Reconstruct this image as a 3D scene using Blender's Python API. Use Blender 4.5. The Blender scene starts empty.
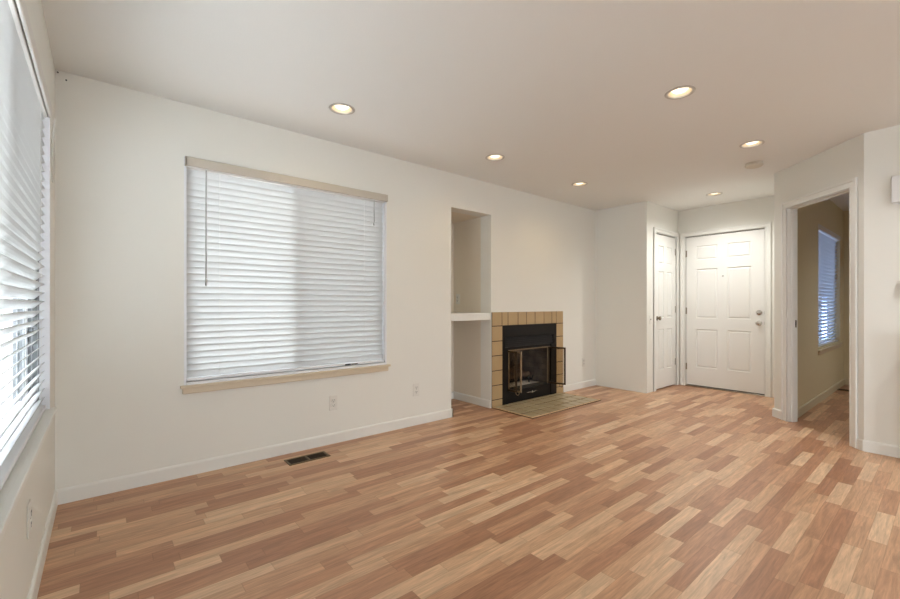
import bpy, bmesh, math, random
from mathutils import Matrix, Vector
random.seed(7)
R = math.radians
SC = bpy.context.scene
COL = SC.collection
PI = math.pi

# ------------------------------------------------------------ camera, sky, exposure
YAW = math.atan2(347.5, 419.3)
cam_d = bpy.data.cameras.new('camera')
cam_d.sensor_width = 36.0
cam_d.lens = 419.3 / 900 * 36.0
cam_d.shift_y = 5.5 / 900
cam_d.clip_start = 0.02
cam = bpy.data.objects.new('camera', cam_d)
COL.objects.link(cam)
cam.location = (0, 0, 1.12)
cam.rotation_euler = (PI / 2, 0, -YAW)
SC.camera = cam

world = bpy.data.worlds.new('overcast_sky')
SC.world = world
world.use_nodes = True
bg = world.node_tree.nodes['Background']
bg.inputs['Color'].default_value = (0.965, 1.075, 1.17, 1)
bg.inputs['Strength'].default_value = 10.2

SC.view_settings.view_transform = 'Standard'
SC.view_settings.look = 'None'
SC.view_settings.gamma = 1.0
SC.view_settings.use_curve_mapping = False
SC.view_settings.exposure = 0.31
LAMP_W = 15.0                     # each recessed ceiling lamp
LAMP_COL = (1.0, 1.0, 0.97)
LAMP_WARM = (1.0, 0.77, 0.40)      # the three bulbs along the fireplace wall, tinted to warm its tone

def portal(loc, rot, sx, sy):
    ld = bpy.data.lights.new('sky_portal', 'AREA')
    ld.shape = 'RECTANGLE'; ld.size = sx; ld.size_y = sy
    ld.cycles.is_portal = True
    o = bpy.data.objects.new('sky_portal', ld); COL.objects.link(o)
    o.location = loc; o.rotation_euler = rot
    return o

# ------------------------------------------------------------ plan (metres)
XL, YW, XC, YC, XE = -0.205, 3.22, 5.31, 2.50, 6.25
H = 2.44
P0 = Vector((5.20, 1.165)); P1 = Vector((4.50, 0.45)); XR = 4.50
DIAG_LEN = (P1 - P0).length
YREAR = -3.2
YB, XB = 1.01, 8.04               # bedroom: window wall, end wall
LW = (1.09, 2.905, 0.595, 2.122)  # side window  Y0 Y1 Z0 Z1
FW = (0.41, 1.938, 0.59, 2.095)   # front window X0 X1 Z0 Z1
BW = (6.32, 7.74, 0.60, 2.06)     # bedroom window
AL = (2.685, 3.245, 0.0, 2.10, 3.845)
FB = (3.419, 4.404, 0.0, 0.889)

# ------------------------------------------------------------ materials
def srgb(r, g, b):
    f = lambda c: (c / 255 / 12.92) if c / 255 <= 0.04045 else ((c / 255 + 0.055) / 1.055) ** 2.4
    return (f(r), f(g), f(b), 1)

def new_mat(name):
    m = bpy.data.materials.new(name); m.use_nodes = True
    nt = m.node_tree
    return m, nt, nt.nodes['Principled BSDF']

def mat(name, col, rough=0.5, metal=0.0, spec=0.5, var=0.0, vscale=8.0, bump=0.0, bscale=200.0, emis=None, estr=0.0, coat=0.0):
    """Plain painted / plastic / metal surface with a little procedural variation."""
    m, nt, b = new_mat(name)
    b.inputs['Roughness'].default_value = rough
    b.inputs['Metallic'].default_value = metal
    b.inputs['Specular IOR Level'].default_value = spec
    b.inputs['Coat Weight'].default_value = coat
    g = nt.nodes.new('ShaderNodeNewGeometry')
    n = nt.nodes.new('ShaderNodeTexNoise'); n.inputs['Scale'].default_value = vscale; n.inputs['Detail'].default_value = 4
    nt.links.new(g.outputs['Position'], n.inputs['Vector'])
    mx = nt.nodes.new('ShaderNodeMixRGB')
    mx.inputs['Color1'].default_value = [c * (1 - var) for c in col[:3]] + [1]
    mx.inputs['Color2'].default_value = [min(1, c * (1 + var)) for c in col[:3]] + [1]
    nt.links.new(n.outputs['Fac'], mx.inputs['Fac'])
    nt.links.new(mx.outputs['Color'], b.inputs['Base Color'])
    if bump:
        n2 = nt.nodes.new('ShaderNodeTexNoise'); n2.inputs['Scale'].default_value = bscale; n2.inputs['Detail'].default_value = 3
        nt.links.new(g.outputs['Position'], n2.inputs['Vector'])
        bp = nt.nodes.new('ShaderNodeBump'); bp.inputs['Strength'].default_value = bump; bp.inputs['Distance'].default_value = 0.002
        nt.links.new(n2.outputs['Fac'], bp.inputs['Height']); nt.links.new(bp.outputs['Normal'], b.inputs['Normal'])
    if emis:
        b.inputs['Emission Color'].default_value = emis; b.inputs['Emission Strength'].default_value = estr
    return m

def glass_mat(name, tint=(1, 1, 1, 1), gloss=0.08):
    m, nt, b = new_mat(name)
    nt.nodes.remove(b)
    out = nt.nodes['Material Output']
    t = nt.nodes.new('ShaderNodeBsdfTransparent'); t.inputs['Color'].default_value = tint
    gl = nt.nodes.new('ShaderNodeBsdfGlossy'); gl.inputs['Roughness'].default_value = 0.02
    lw = nt.nodes.new('ShaderNodeLayerWeight'); lw.inputs['Blend'].default_value = 0.15
    mul = nt.nodes.new('ShaderNodeMath'); mul.operation = 'MULTIPLY_ADD'
    mul.inputs[1].default_value = 0.06; mul.inputs[2].default_value = gloss * 0.4
    nt.links.new(lw.outputs['Fresnel'], mul.inputs[0])
    mx = nt.nodes.new('ShaderNodeMixShader')
    nt.links.new(mul.outputs[0], mx.inputs['Fac'])
    nt.links.new(t.outputs[0], mx.inputs[1]); nt.links.new(gl.outputs[0], mx.inputs[2])
    nt.links.new(mx.outputs[0], out.inputs['Surface'])
    return m

def slat_mat():
    m, nt, b = new_mat('white_slat_vinyl')
    out = nt.nodes['Material Output']
    b.inputs['Roughness'].default_value = 0.45
    g = nt.nodes.new('ShaderNodeNewGeometry')
    n = nt.nodes.new('ShaderNodeTexNoise'); n.inputs['Scale'].default_value = 5; n.inputs['Detail'].default_value = 3
    nt.links.new(g.outputs['Position'], n.inputs['Vector'])
    mx = nt.nodes.new('ShaderNodeMixRGB'); mx.inputs['Color1'].default_value = (0.63, 0.63, 0.625, 1); mx.inputs['Color2'].default_value = (0.68, 0.68, 0.675, 1)
    nt.links.new(n.outputs['Fac'], mx.inputs['Fac']); nt.links.new(mx.outputs[0], b.inputs['Base Color'])
    tr = nt.nodes.new('ShaderNodeBsdfTranslucent'); tr.inputs['Color'].default_value = (0.9, 0.9, 0.88, 1)
    ms = nt.nodes.new('ShaderNodeMixShader'); ms.inputs['Fac'].default_value = 0.30
    nt.links.new(b.outputs[0], ms.inputs[1]); nt.links.new(tr.outputs[0], ms.inputs[2]); nt.links.new(ms.outputs[0], out.inputs['Surface'])
    return m

def screen_mat():
    m, nt, b = new_mat('insect_screen_mesh')
    out = nt.nodes['Material Output']
    b.inputs['Base Color'].default_value = (0.10, 0.10, 0.11, 1); b.inputs['Roughness'].default_value = 0.7
    g = nt.nodes.new('ShaderNodeNewGeometry'); ch = nt.nodes.new('ShaderNodeTexNoise'); ch.inputs['Scale'].default_value = 900
    nt.links.new(g.outputs['Position'], ch.inputs['Vector'])
    mr = nt.nodes.new('ShaderNodeMapRange'); mr.inputs['To Min'].default_value = 0.20; mr.inputs['To Max'].default_value = 0.28
    nt.links.new(ch.outputs['Fac'], mr.inputs['Value'])
    t = nt.nodes.new('ShaderNodeBsdfTransparent')
    ms = nt.nodes.new('ShaderNodeMixShader'); nt.links.new(mr.outputs[0], ms.inputs['Fac'])
    nt.links.new(t.outputs[0], ms.inputs[1]); nt.links.new(b.outputs[0], ms.inputs[2]); nt.links.new(ms.outputs[0], out.inputs['Surface'])
    return m

def floor_mat():
    m, nt, b = new_mat('laminate_strip_floor')
    N, L = nt.nodes, nt.links
    def math_(op, a=None, v=None, c=None):
        n = N.new('ShaderNodeMath'); n.operation = op
        if a is not None: L.new(a, n.inputs[0])
        if v is not None:
            if hasattr(v, 'node'): L.new(v, n.inputs[1])
            else: n.inputs[1].default_value = v
        if c is not None: n.inputs[2].default_value = c
        return n.outputs[0]
    g = N.new('ShaderNodeNewGeometry'); s = N.new('ShaderNodeSeparateXYZ'); L.new(g.outputs['Position'], s.inputs[0])
    yr = math_('DIVIDE', s.outputs['Y'], 0.068)
    row = math_('FLOOR', yr); fr = math_('FRACT', yr)
    wn = N.new('ShaderNodeTexWhiteNoise'); wn.noise_dimensions = '1D'; L.new(row, wn.inputs['W'])
    rowoff = math_('MULTIPLY_ADD', wn.outputs['Value'], 300.0, 0.0)
    xs = math_('MULTIPLY', s.outputs['X'], 1 / 0.47)
    w = math_('ADD', xs, rowoff)
    vo = N.new('ShaderNodeTexVoronoi'); vo.voronoi_dimensions = '1D'; vo.feature = 'F1'
    vo.inputs['Scale'].default_value = 1.0; vo.inputs['Randomness'].default_value = 0.75; L.new(w, vo.inputs['W'])
    ve = N.new('ShaderNodeTexVoronoi'); ve.voronoi_dimensions = '1D'; ve.feature = 'DISTANCE_TO_EDGE'
    ve.inputs['Scale'].default_value = 1.0; ve.inputs['Randomness'].default_value = 0.75; L.new(w, ve.inputs['W'])
    sc = N.new('ShaderNodeSeparateColor'); L.new(vo.outputs['Color'], sc.inputs[0])
    ramp = N.new('ShaderNodeValToRGB'); L.new(sc.outputs[0], ramp.inputs['Fac'])
    e = ramp.color_ramp.elements
    e[0].position = 0.0; e[0].color = srgb(172, 124, 94)
    e[1].position = 1.0; e[1].color = srgb(226, 191, 156)
    for p, c in ((0.25, (185, 137, 106)), (0.5, (199, 153, 119)), (0.78, (212, 171, 135))):
        x = e.new(p); x.color = srgb(*c)
    # grain, stretched along the strip, different on every strip
    cv = N.new('ShaderNodeCombineXYZ')
    L.new(math_('MULTIPLY', s.outputs['X'], 2.6), cv.inputs[0]); L.new(math_('MULTIPLY', s.outputs['Y'], 30.0), cv.inputs[1])
    L.new(math_('MULTIPLY', sc.outputs[1], 40.0), cv.inputs[2])
    gn = N.new('ShaderNodeTexNoise'); gn.inputs['Scale'].default_value = 1.0; gn.inputs['Detail'].default_value = 6; gn.inputs['Roughness'].default_value = 0.62; gn.inputs['Distortion'].default_value = 1.6
    L.new(cv.outputs[0], gn.inputs['Vector'])
    gr = N.new('ShaderNodeMapRange'); gr.inputs['From Min'].default_value = 0.28; gr.inputs['From Max'].default_value = 0.72
    gr.inputs['To Min'].default_value = 0.72; gr.inputs['To Max'].default_value = 1.20; L.new(gn.outputs['Fac'], gr.inputs['Value'])
    cv2 = N.new('ShaderNodeCombineXYZ')
    L.new(math_('MULTIPLY', s.outputs['X'], 9.0), cv2.inputs[0]); L.new(math_('MULTIPLY', s.outputs['Y'], 150.0), cv2.inputs[1]); L.new(math_('MULTIPLY', sc.outputs[2], 60.0), cv2.inputs[2])
    fn = N.new('ShaderNodeTexNoise'); fn.inputs['Scale'].default_value = 1.0; fn.inputs['Detail'].default_value = 4; fn.inputs['Distortion'].default_value = 0.8
    L.new(cv2.outputs[0], fn.inputs['Vector'])
    fr2 = N.new('ShaderNodeMapRange'); fr2.inputs['From Min'].default_value = 0.3; fr2.inputs['From Max'].default_value = 0.7
    fr2.inputs['To Min'].default_value = 0.88; fr2.inputs['To Max'].default_value = 1.10; L.new(fn.outputs['Fac'], fr2.inputs['Value'])
    mul0 = N.new('ShaderNodeMixRGB'); mul0.blend_type = 'MULTIPLY'; mul0.inputs['Fac'].default_value = 1
    L.new(ramp.outputs[0], mul0.inputs['Color1']); L.new(gr.outputs[0], mul0.inputs['Color2'])
    mul = N.new('ShaderNodeMixRGB'); mul.blend_type = 'MULTIPLY'; mul.inputs['Fac'].default_value = 1
    L.new(mul0.outputs[0], mul.inputs['Color1']); L.new(fr2.outputs[0], mul.inputs['Color2'])
    # joint lines
    d = math_('MINIMUM', fr, math_('SUBTRACT', None, fr)); d.node.inputs[1]
    sub = [n for n in N if n.type == 'MATH' and n.operation == 'SUBTRACT'][0]; sub.inputs[0].default_value = 1.0
    a = math_('LESS_THAN', d, 0.022); c = math_('LESS_THAN', ve.outputs['Distance'], 0.004)
    j = math_('MAXIMUM', a, c)
    jm = N.new('ShaderNodeMixRGB'); jm.blend_type = 'MULTIPLY'
    L.new(math_('MULTIPLY', j, 0.22), jm.inputs['Fac']); L.new(mul.outputs[0], jm.inputs['Color1']); jm.inputs['Color2'].default_value = (0.25, 0.16, 0.10, 1)
    L.new(jm.outputs[0], b.inputs['Base Color'])
    b.inputs['Roughness'].default_value = 0.34
    b.inputs['Specular IOR Level'].default_value = 0.42
    rr = N.new('ShaderNodeMapRange'); rr.inputs['To Min'].default_value = 0.30; rr.inputs['To Max'].default_value = 0.42
    L.new(gn.outputs['Fac'], rr.inputs['Value']); L.new(rr.outputs[0], b.inputs['Roughness'])
    return m

M = {}
M['niche'] = mat('niche_paint_bounce_tint', (0.86, 0.785, 0.665, 1), 0.75, var=0.012, vscale=1.5, bump=0.12, bscale=160, spec=0.3)  # wall paint with the niche's warm bounced light mixed into its colour
M['bedwall'] = mat('bedroom_paint_dim_tint', (0.80, 0.72, 0.50, 1), 0.75, var=0.012, vscale=1.5, bump=0.12, bscale=160, spec=0.3)  # dim warm light of the bedroom put into the wall colour
M['bedtrim'] = mat('bedroom_trim_dim_tint', (0.72, 0.65, 0.47, 1), 0.5, var=0.012, vscale=3)  # trim darkened and yellowed to carry the same dim bedroom light
M['wall'] = mat('wall_paint', (0.866, 0.852, 0.79, 1), 0.75, var=0.012, vscale=1.5, bump=0.12, bscale=160, spec=0.3)
M['ceil'] = mat('ceiling_paint', (0.870, 0.866, 0.832, 1), 0.9, var=0.012, vscale=1.2, bump=0.2, bscale=120, spec=0.2)
M['trim'] = mat('trim_paint', (0.87, 0.86, 0.81, 1), 0.38, var=0.012, vscale=3, spec=0.4)
M['door'] = mat('door_paint', (0.87, 0.86, 0.82, 1), 0.42, var=0.012, vscale=2, spec=0.4)
M['vinyl'] = mat('window_vinyl', (0.86, 0.87, 0.90, 1), 0.35, var=0.01)
M['slat'] = slat_mat()
M['rail'] = mat('blind_rail', (0.80, 0.775, 0.73, 1), 0.45, var=0.01)
M['taupe'] = mat('taupe_valance', srgb(204, 195, 181), 0.5, var=0.01)
M['cord'] = mat('blind_cord', (0.85, 0.84, 0.80, 1), 0.8, var=0.03)
M['wand'] = mat('grey_plastic_wand', (0.46, 0.45, 0.43, 1), 0.25, var=0.05)
M['floor'] = floor_mat()
M['glass'] = glass_mat('clear_window_glass')
M['dimming'] = glass_mat('daylight_dimming_glass', (0.88, 0.88, 0.88, 1))  # grey tint put into the pane to cut daylight at the blind
M['tinted'] = glass_mat('front_dimming_glass', (0.79, 0.79, 0.79, 1))  # stronger tint, stands in for dimmer daylight outside the front window
M['blueglass'] = glass_mat('pane_blue_light_tint', (0.52, 0.61, 0.79, 1))  # blue of the outdoor light put into the pane colour
M['sill'] = mat('beige_sill_paint', srgb(222, 207, 182), 0.45, var=0.02)
M['smoked'] = glass_mat('fireplace_door_glass', (0.88, 0.85, 0.80, 1), 0.10)
M['screen'] = screen_mat()
M['tile'] = mat('tan_glazed_tile', srgb(188, 160, 119), 0.32, var=0.10, vscale=5, bump=0.1, bscale=40)
M['grout'] = mat('dark_grout', srgb(62, 46, 30), 0.9, var=0.1, vscale=40)
M['htile'] = mat('olive_hearth_tile', srgb(178, 160, 126), 0.33, var=0.10, vscale=6, bump=0.1, bscale=40)
M['hgrout'] = mat('hearth_grout', srgb(84, 66, 44), 0.9, var=0.1, vscale=40)
M['hedge'] = mat('hearth_wood_edge', srgb(212, 176, 136), 0.4, var=0.12, vscale=20)
M['black'] = mat('black_painted_steel', (0.008, 0.007, 0.007, 1), 0.5, var=0.2, vscale=30, spec=0.25)
M['blackl'] = mat('charcoal_steel', (0.045, 0.041, 0.040, 1), 0.5, var=0.2, vscale=30, spec=0.3)
M['brass'] = mat('aged_brass', srgb(150, 132, 108), 0.35, metal=0.85, var=0.12, vscale=40)
M['darkbrass'] = mat('dark_bronze_frame', srgb(70, 54, 36), 0.4, metal=0.6, var=0.12, vscale=40)
M['firebrick'] = mat('sooty_firebrick', srgb(112, 99, 88), 0.95, var=0.75, vscale=7, bump=0.6, bscale=60)
M['soot'] = mat('soot_black', (0.05, 0.044, 0.038, 1), 0.95, var=0.4, vscale=20)
M['log'] = mat('charred_log_bark', srgb(84, 66, 52), 0.95, var=0.6, vscale=24, bump=0.9, bscale=60)
M['ash'] = mat('pale_ash', srgb(190, 180, 166), 1.0, var=0.35, vscale=30, bump=0.8, bscale=90)
M['iron'] = mat('cast_iron', (0.02, 0.019, 0.018, 1), 0.6, var=0.2)
M['chrome'] = mat('satin_chrome', (0.62, 0.60, 0.57, 1), 0.22, metal=1.0, var=0.05)
M['bronze'] = mat('antique_knob_metal', (0.23, 0.19, 0.14, 1), 0.28, metal=1.0, var=0.1)
M['hinge'] = mat('hinge_metal', (0.33, 0.29, 0.23, 1), 0.35, metal=0.9, var=0.1)
M['plastic'] = mat('ivory_plastic', (0.82, 0.80, 0.74, 1), 0.35, var=0.01)
M['wplastic'] = mat('white_plastic', (0.84, 0.84, 0.83, 1), 0.4, var=0.01)
M['ring'] = mat('satin_trim_ring', (0.60, 0.57, 0.52, 1), 0.35, metal=0.3, var=0.03)
M['detector'] = mat('aged_detector_plastic', (0.70, 0.64, 0.53, 1), 0.45, var=0.03)
M['dark'] = mat('dark_slot', (0.03, 0.027, 0.024, 1), 0.7, var=0.2)
M['register'] = mat('brown_register_metal', srgb(112, 94, 66), 0.4, metal=0.5, var=0.15, vscale=30)
M['rubber'] = mat('black_weatherstrip', (0.03, 0.028, 0.025, 1), 0.8, var=0.1)
M['reflector'] = mat('lamp_reflector', (0.80, 0.70, 0.56, 1), 0.3, metal=0.3, var=0.02)
M['bulb'] = mat('lit_bulb_face', (0.9, 0.88, 0.82, 1), 0.5, emis=(1.0, 0.86, 0.66, 1), estr=1.5)
M['fence'] = mat('pale_track_vinyl', (0.40, 0.41, 0.42, 1), 0.7, var=0.05)
M['track'] = mat('grey_jamb_track', (0.24, 0.25, 0.255, 1), 0.5, var=0.1)
M['ground'] = mat('pale_bounce_ground', (0.50, 0.50, 0.49, 1), 0.95, var=0.35, vscale=14, bump=0.5, bscale=40)  # made pale so daylight bounces up to the ceiling

# ------------------------------------------------------------ mesh builder
class MB:
    def __init__(s): s.bm = bmesh.new()
    def _add(s, tmp, xf=None):
        if xf is not None: bmesh.ops.transform(tmp, matrix=xf, verts=tmp.verts)
        me = bpy.data.meshes.new('tmp'); tmp.to_mesh(me); tmp.free()
        s.bm.from_mesh(me); bpy.data.meshes.remove(me)
        return s
    def box(s, x0, x1, y0, y1, z0, z1, bev=0.0, seg=1, xf=None):
        t = bmesh.new()
        bmesh.ops.create_cube(t, size=1)
        for v in t.verts:
            v.co = Vector(((x0 + x1) / 2 + v.co.x * (x1 - x0), (y0 + y1) / 2 + v.co.y * (y1 - y0), (z0 + z1) / 2 + v.co.z * (z1 - z0)))
        if bev: bmesh.ops.bevel(t, geom=list(t.edges), offset=bev, segments=seg, affect='EDGES', profile=0.5)
        bmesh.ops.recalc_face_normals(t, faces=t.faces)
        return s._add(t, xf)
    def lathe(s, prof, xf=None, n=32):
        """prof: (radius, z) pairs, turned about Z."""
        t = bmesh.new(); rings = []
        for r, z in prof:
            if r < 1e-6: rings.append([t.verts.new((0, 0, z))])
            else: rings.append([t.verts.new((r * math.cos(2 * PI * k / n), r * math.sin(2 * PI * k / n), z)) for k in range(n)])
        for a, b in zip(rings, rings[1:]):
            for k in range(n):
                q = (k + 1) % n
                if len(a) == 1 and len(b) == 1: continue
                if len(a) == 1: t.faces.new((a[0], b[q], b[k]))
                elif len(b) == 1: t.faces.new((a[k], a[q], b[0]))
                else: t.faces.new((a[k], a[q], b[q], b[k]))
        bmesh.ops.recalc_face_normals(t, faces=t.faces)
        for f in t.faces: f.smooth = True
        return s._add(t, xf)
    def tube(s, pts, r, n=8, cap=True, rad=None):
        t = bmesh.new(); rings = []
        pts = [Vector(p) for p in pts]
        for i, p in enumerate(pts):
            d = (pts[min(i + 1, len(pts) - 1)] - pts[max(i - 1, 0)]).normalized()
            up = Vector((0, 0, 1)) if abs(d.z) < 0.9 else Vector((1, 0, 0))
            a = d.cross(up).normalized(); b = d.cross(a)
            rr = rad[i] if rad else r
            rings.append([t.verts.new(p + rr * (math.cos(2 * PI * k / n) * a + math.sin(2 * PI * k / n) * b)) for k in range(n)])
        for u, v in zip(rings, rings[1:]):
            for k in range(n): t.faces.new((u[k], u[(k + 1) % n], v[(k + 1) % n], v[k]))
        if cap:
            t.faces.new(rings[0][::-1]); t.faces.new(rings[-1])
        bmesh.ops.recalc_face_normals(t, faces=t.faces)
        for f in t.faces: f.smooth = len(f.verts) == 4
        return s._add(t)
    def prism(s, prof, x0, x1, xf=None):
        """prof: closed (y, z) outline extruded along X."""
        t = bmesh.new()
        a = [t.verts.new((x0, y, z)) for y, z in prof]; b = [t.verts.new((x1, y, z)) for y, z in prof]
        k = len(prof)
        for i in range(k): t.faces.new((a[i], a[(i + 1) % k], b[(i + 1) % k], b[i]))
        t.faces.new(a[::-1]); t.faces.new(b)
        bmesh.ops.recalc_face_normals(t, faces=t.faces)
        return s._add(t, xf)
    def build(s, name, material, parent=None, at=None, xf=None):
        """at: world point that becomes the mesh's own origin."""
        if xf is not None: bmesh.ops.transform(s.bm, matrix=xf, verts=s.bm.verts)
        if at is not None: bmesh.ops.translate(s.bm, vec=-Vector(at), verts=s.bm.verts)
        me = bpy.data.meshes.new(name); s.bm.to_mesh(me); s.bm.free()
        o = bpy.data.objects.new(name, me); COL.objects.link(o)
        me.materials.append(material)
        if parent is not None: o.parent = parent
        return o

def tag(o, label, cat, group=None, kind=None):
    if label: o['label'] = label
    if cat: o['category'] = cat
    if group: o['group'] = group
    if kind: o['kind'] = kind
    return o

def thing(name, label, cat, loc=(0, 0, 0), rz=0.0, group=None, kind=None, rot=None):
    o = bpy.data.objects.new(name, None); COL.objects.link(o)
    o.empty_display_size = 0.1
    o.location = loc; o.rotation_euler = rot if rot else (0, 0, rz)
    return tag(o, label, cat, group, kind)

def struct(name, mb, material, label=None, cat=None, xf=None):
    return tag(mb.build(name, material, xf=xf), label, cat, kind='structure')

def copy_thing(root, loc, rz=None, label=None):
    r = root.copy(); COL.objects.link(r); r.location = loc
    if rz is not None: r.rotation_euler = (0, 0, rz)
    if label: r['label'] = label
    for ch in list(root.children):
        c = ch.copy(); COL.objects.link(c); c.parent = r
        for g in list(ch.children):
            d = g.copy(); COL.objects.link(d); d.parent = c
    return r

def rz_mat(loc, rz): return Matrix.Translation(Vector(loc)) @ Matrix.Rotation(rz, 4, 'Z')

# ------------------------------------------------------------ room shell
def wall_holes(mb, a0, a1, d0, d1, z0, z1, holes, axis='x', xf=None):
    """A wall along an axis with rectangular holes (a0, a1, z0, z1)."""
    cuts = sorted({a0, a1, *[h[0] for h in holes], *[h[1] for h in holes]})
    for u, v in zip(cuts, cuts[1:]):
        hs = [h for h in holes if h[0] <= u + 1e-6 and h[1] >= v - 1e-6]
        segs = [(z0, z1)]
        for h in hs:
            nxt = []
            for p, q in segs:
                if h[2] > p + 1e-6: nxt.append((p, min(q, h[2])))
                if h[3] < q - 1e-6: nxt.append((max(p, h[3]), q))
            segs = nxt
        for p, q in segs:
            if axis == 'x': mb.box(u, v, d0, d1, p, q, xf=xf)
            else: mb.box(d0, d1, u, v, p, q, xf=xf)
    return mb

T = 0.16
struct('floor', MB().box(XL - 0.4, XB + 0.3, YREAR - 0.2, 4.05, -0.12, 0.0), M['floor'], 'light brown laminate strip floor running through the room', 'floor')

RR = (1.0, 1.95, 0.0, 2.1)          # glass door added in the end wall to let in daylight
RD = (-2.95, -2.05, 0.0, 2.1)       # glass doors added in the side wall to let in daylight
struct('wall_left', wall_holes(MB(), YREAR - T, YW + T, XL - T, XL, 0, H, [LW, RD], 'y'), M['wall'], 'narrow white wall holding the blind beside the camera', 'wall')
struct('wall_front', wall_holes(MB(), XL, XC + 1.1, YW, YW + T, 0, H, [FW, (AL[0], AL[1], AL[2], AL[3]), FB], 'x'), M['wall'], 'long off-white wall with the fireplace and recessed niche', 'wall')
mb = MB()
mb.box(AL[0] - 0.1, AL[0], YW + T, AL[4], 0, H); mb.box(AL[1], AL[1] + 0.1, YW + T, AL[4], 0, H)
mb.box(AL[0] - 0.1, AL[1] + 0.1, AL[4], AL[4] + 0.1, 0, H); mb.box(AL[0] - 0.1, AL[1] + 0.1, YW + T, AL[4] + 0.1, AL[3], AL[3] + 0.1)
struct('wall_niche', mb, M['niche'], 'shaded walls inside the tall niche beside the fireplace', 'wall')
# closet: side wall facing the room, then the wall with the closet door
D1 = (5.552, 6.172, 0.0, 2.065)
struct('wall_closet', wall_holes(MB().box(XC, XC + 0.1, YC + 0.1, YW, 0, H), XC, XE + 0.1, YC, YC + 0.1, 0, H, [D1], 'x'), M['wall'], 'white closet walls jutting out past the fireplace', 'wall')
D2 = (1.495, 2.403, 0.0, 2.066)
struct('wall_entry', wall_holes(MB(), 1.06, YC, XE, XE + 0.05, 0, H, [D2], 'y'), M['wall'], 'wall around the entry door at the end of the hall', 'wall')
struct('wall_hall', MB().box(P0.x, XE, YB + 0.05, P0.y, 0, H), M['wall'], 'short wall between the entry hall and the bedroom', 'wall')
# diagonal wall: local x runs from P0 to P1, local +y goes into the bedroom
ang = math.atan2(P1.y - P0.y, P1.x - P0.x)
DX = rz_mat((P0.x, P0.y, 0), ang)
DT = 0.078
D3 = (0.19, 0.88, 0.0, 2.045)
struct('wall_diagonal', wall_holes(MB(), 0, DIAG_LEN, 0, DT, 0, H, [D3], 'x'), M['wall'], 'angled wall with the open bedroom doorway', 'wall', xf=DX)
struct('wall_right', MB().box(XR, XR + 0.12, YREAR, P1.y, 0, H), M['wall'], 'white wall with the square chime box', 'wall')
struct('wall_rear', wall_holes(MB(), XL - T, XR + 0.2, YREAR - T, YREAR, 0, H, [RR], 'x'), M['wall'], 'wall behind the camera with an added glass door', 'wall')
struct('wall_shadow_partition', MB().box(4.29, XR, 0.03, 0.152, 0, 0.90).box(4.275, XR, 0.02, 0.162, 0.90, 0.925, 0.004), M['wall'], 'unseen half-height partition shaped to cast a shadow on the chime wall', 'wall')  # out of view, cut short to block the ceiling lamp but not daylight
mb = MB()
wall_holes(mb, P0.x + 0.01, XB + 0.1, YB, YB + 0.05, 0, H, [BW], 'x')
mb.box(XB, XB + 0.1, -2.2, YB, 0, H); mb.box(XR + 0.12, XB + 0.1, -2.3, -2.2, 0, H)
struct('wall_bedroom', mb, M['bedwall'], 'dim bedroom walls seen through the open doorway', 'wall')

# ceiling with round holes for the recessed lamps
LAMPS = [(1.242, 2.638), (2.704, 2.632), (4.010, 2.622), (2.762, 1.094), (4.10, 1.067), (5.602, 1.834), (3.90, -0.62), (6.55, -0.55)]  # last lamp is unseen, added to brighten the bedroom
HR = 0.070
ceil = MB().box(XL - 0.3, XB + 0.3, YREAR - 0.3, 4.0, H, H + 0.14).build('ceiling', M['ceil'])
cut = MB()
for x, y in LAMPS: cut.lathe([(0, -0.1), (HR, -0.1), (HR, 0.095), (0, 0.095)], Matrix.Translation((x, y, H)), 32)
cut = cut.build('cutter', M['ceil'])
md = ceil.modifiers.new('holes', 'BOOLEAN'); md.operation = 'DIFFERENCE'; md.object = cut; md.solver = 'EXACT'
dg = bpy.context.evaluated_depsgraph_get()
me = bpy.data.meshes.new_from_object(ceil.evaluated_get(dg)); me.name = 'ceiling'
ceil.modifiers.clear(); ceil.data = me
bpy.data.objects.remove(cut)
tag(ceil, 'smooth pale ceiling dotted with recessed lamps', 'ceiling', kind='structure')

# baseboards
BH, BT = 0.085, 0.012
def base_prof(): return [(0, 0), (-BT, 0), (-BT, BH - 0.012), (-BT * 0.75, BH - 0.004), (-BT * 0.35, BH), (0, BH)]
def baseboard(name, p, q, label, e0=0.0, e1=0.0):
    """From p to q (room on the local -y side)."""
    p = Vector(p); q = Vector(q); d = q - p
    xf = rz_mat((p.x, p.y, 0), math.atan2(d.y, d.x))
    struct(name, MB().prism(base_prof(), -e0, d.length + e1), M['trim'], label, 'baseboard', xf=xf)
baseboard('baseboard_front', (XL, YW), (AL[0], YW), 'white baseboard under the large front window', e1=BT)
baseboard('baseboard_left', (XL, RD[1]), (XL, YW), 'white baseboard below the side window')
baseboard('baseboard_niche', (AL[1], AL[4]), (AL[1], YW + 0.005), 'white baseboard inside the niche beside the fireplace')
baseboard('baseboard_niche_back', (AL[0], AL[4]), (AL[1], AL[4]), 'white baseboard across the back of the niche')
baseboard('baseboard_niche_left', (AL[0], YW - BT), (AL[0], AL[4]), 'white baseboard returning into the niche')
baseboard('baseboard_fireplace', (4.553, YW), (XC, YW), 'short baseboard between the fireplace and closet')
baseboard('baseboard_diagonal', tuple(P0), tuple(P0 + (P1 - P0).normalized() * 0.118), 'stub of baseboard beside the doorway on the hall side', e0=BT)
baseboard('baseboard_corner', tuple(P0 + (P1 - P0).normalized() * 0.952), tuple(P1), 'stub of baseboard at the angled corner', e1=0.004)
baseboard('baseboard_right', (XR, P1.y), (XR, YREAR), 'white baseboard under the chime box', e0=0.004)
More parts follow.
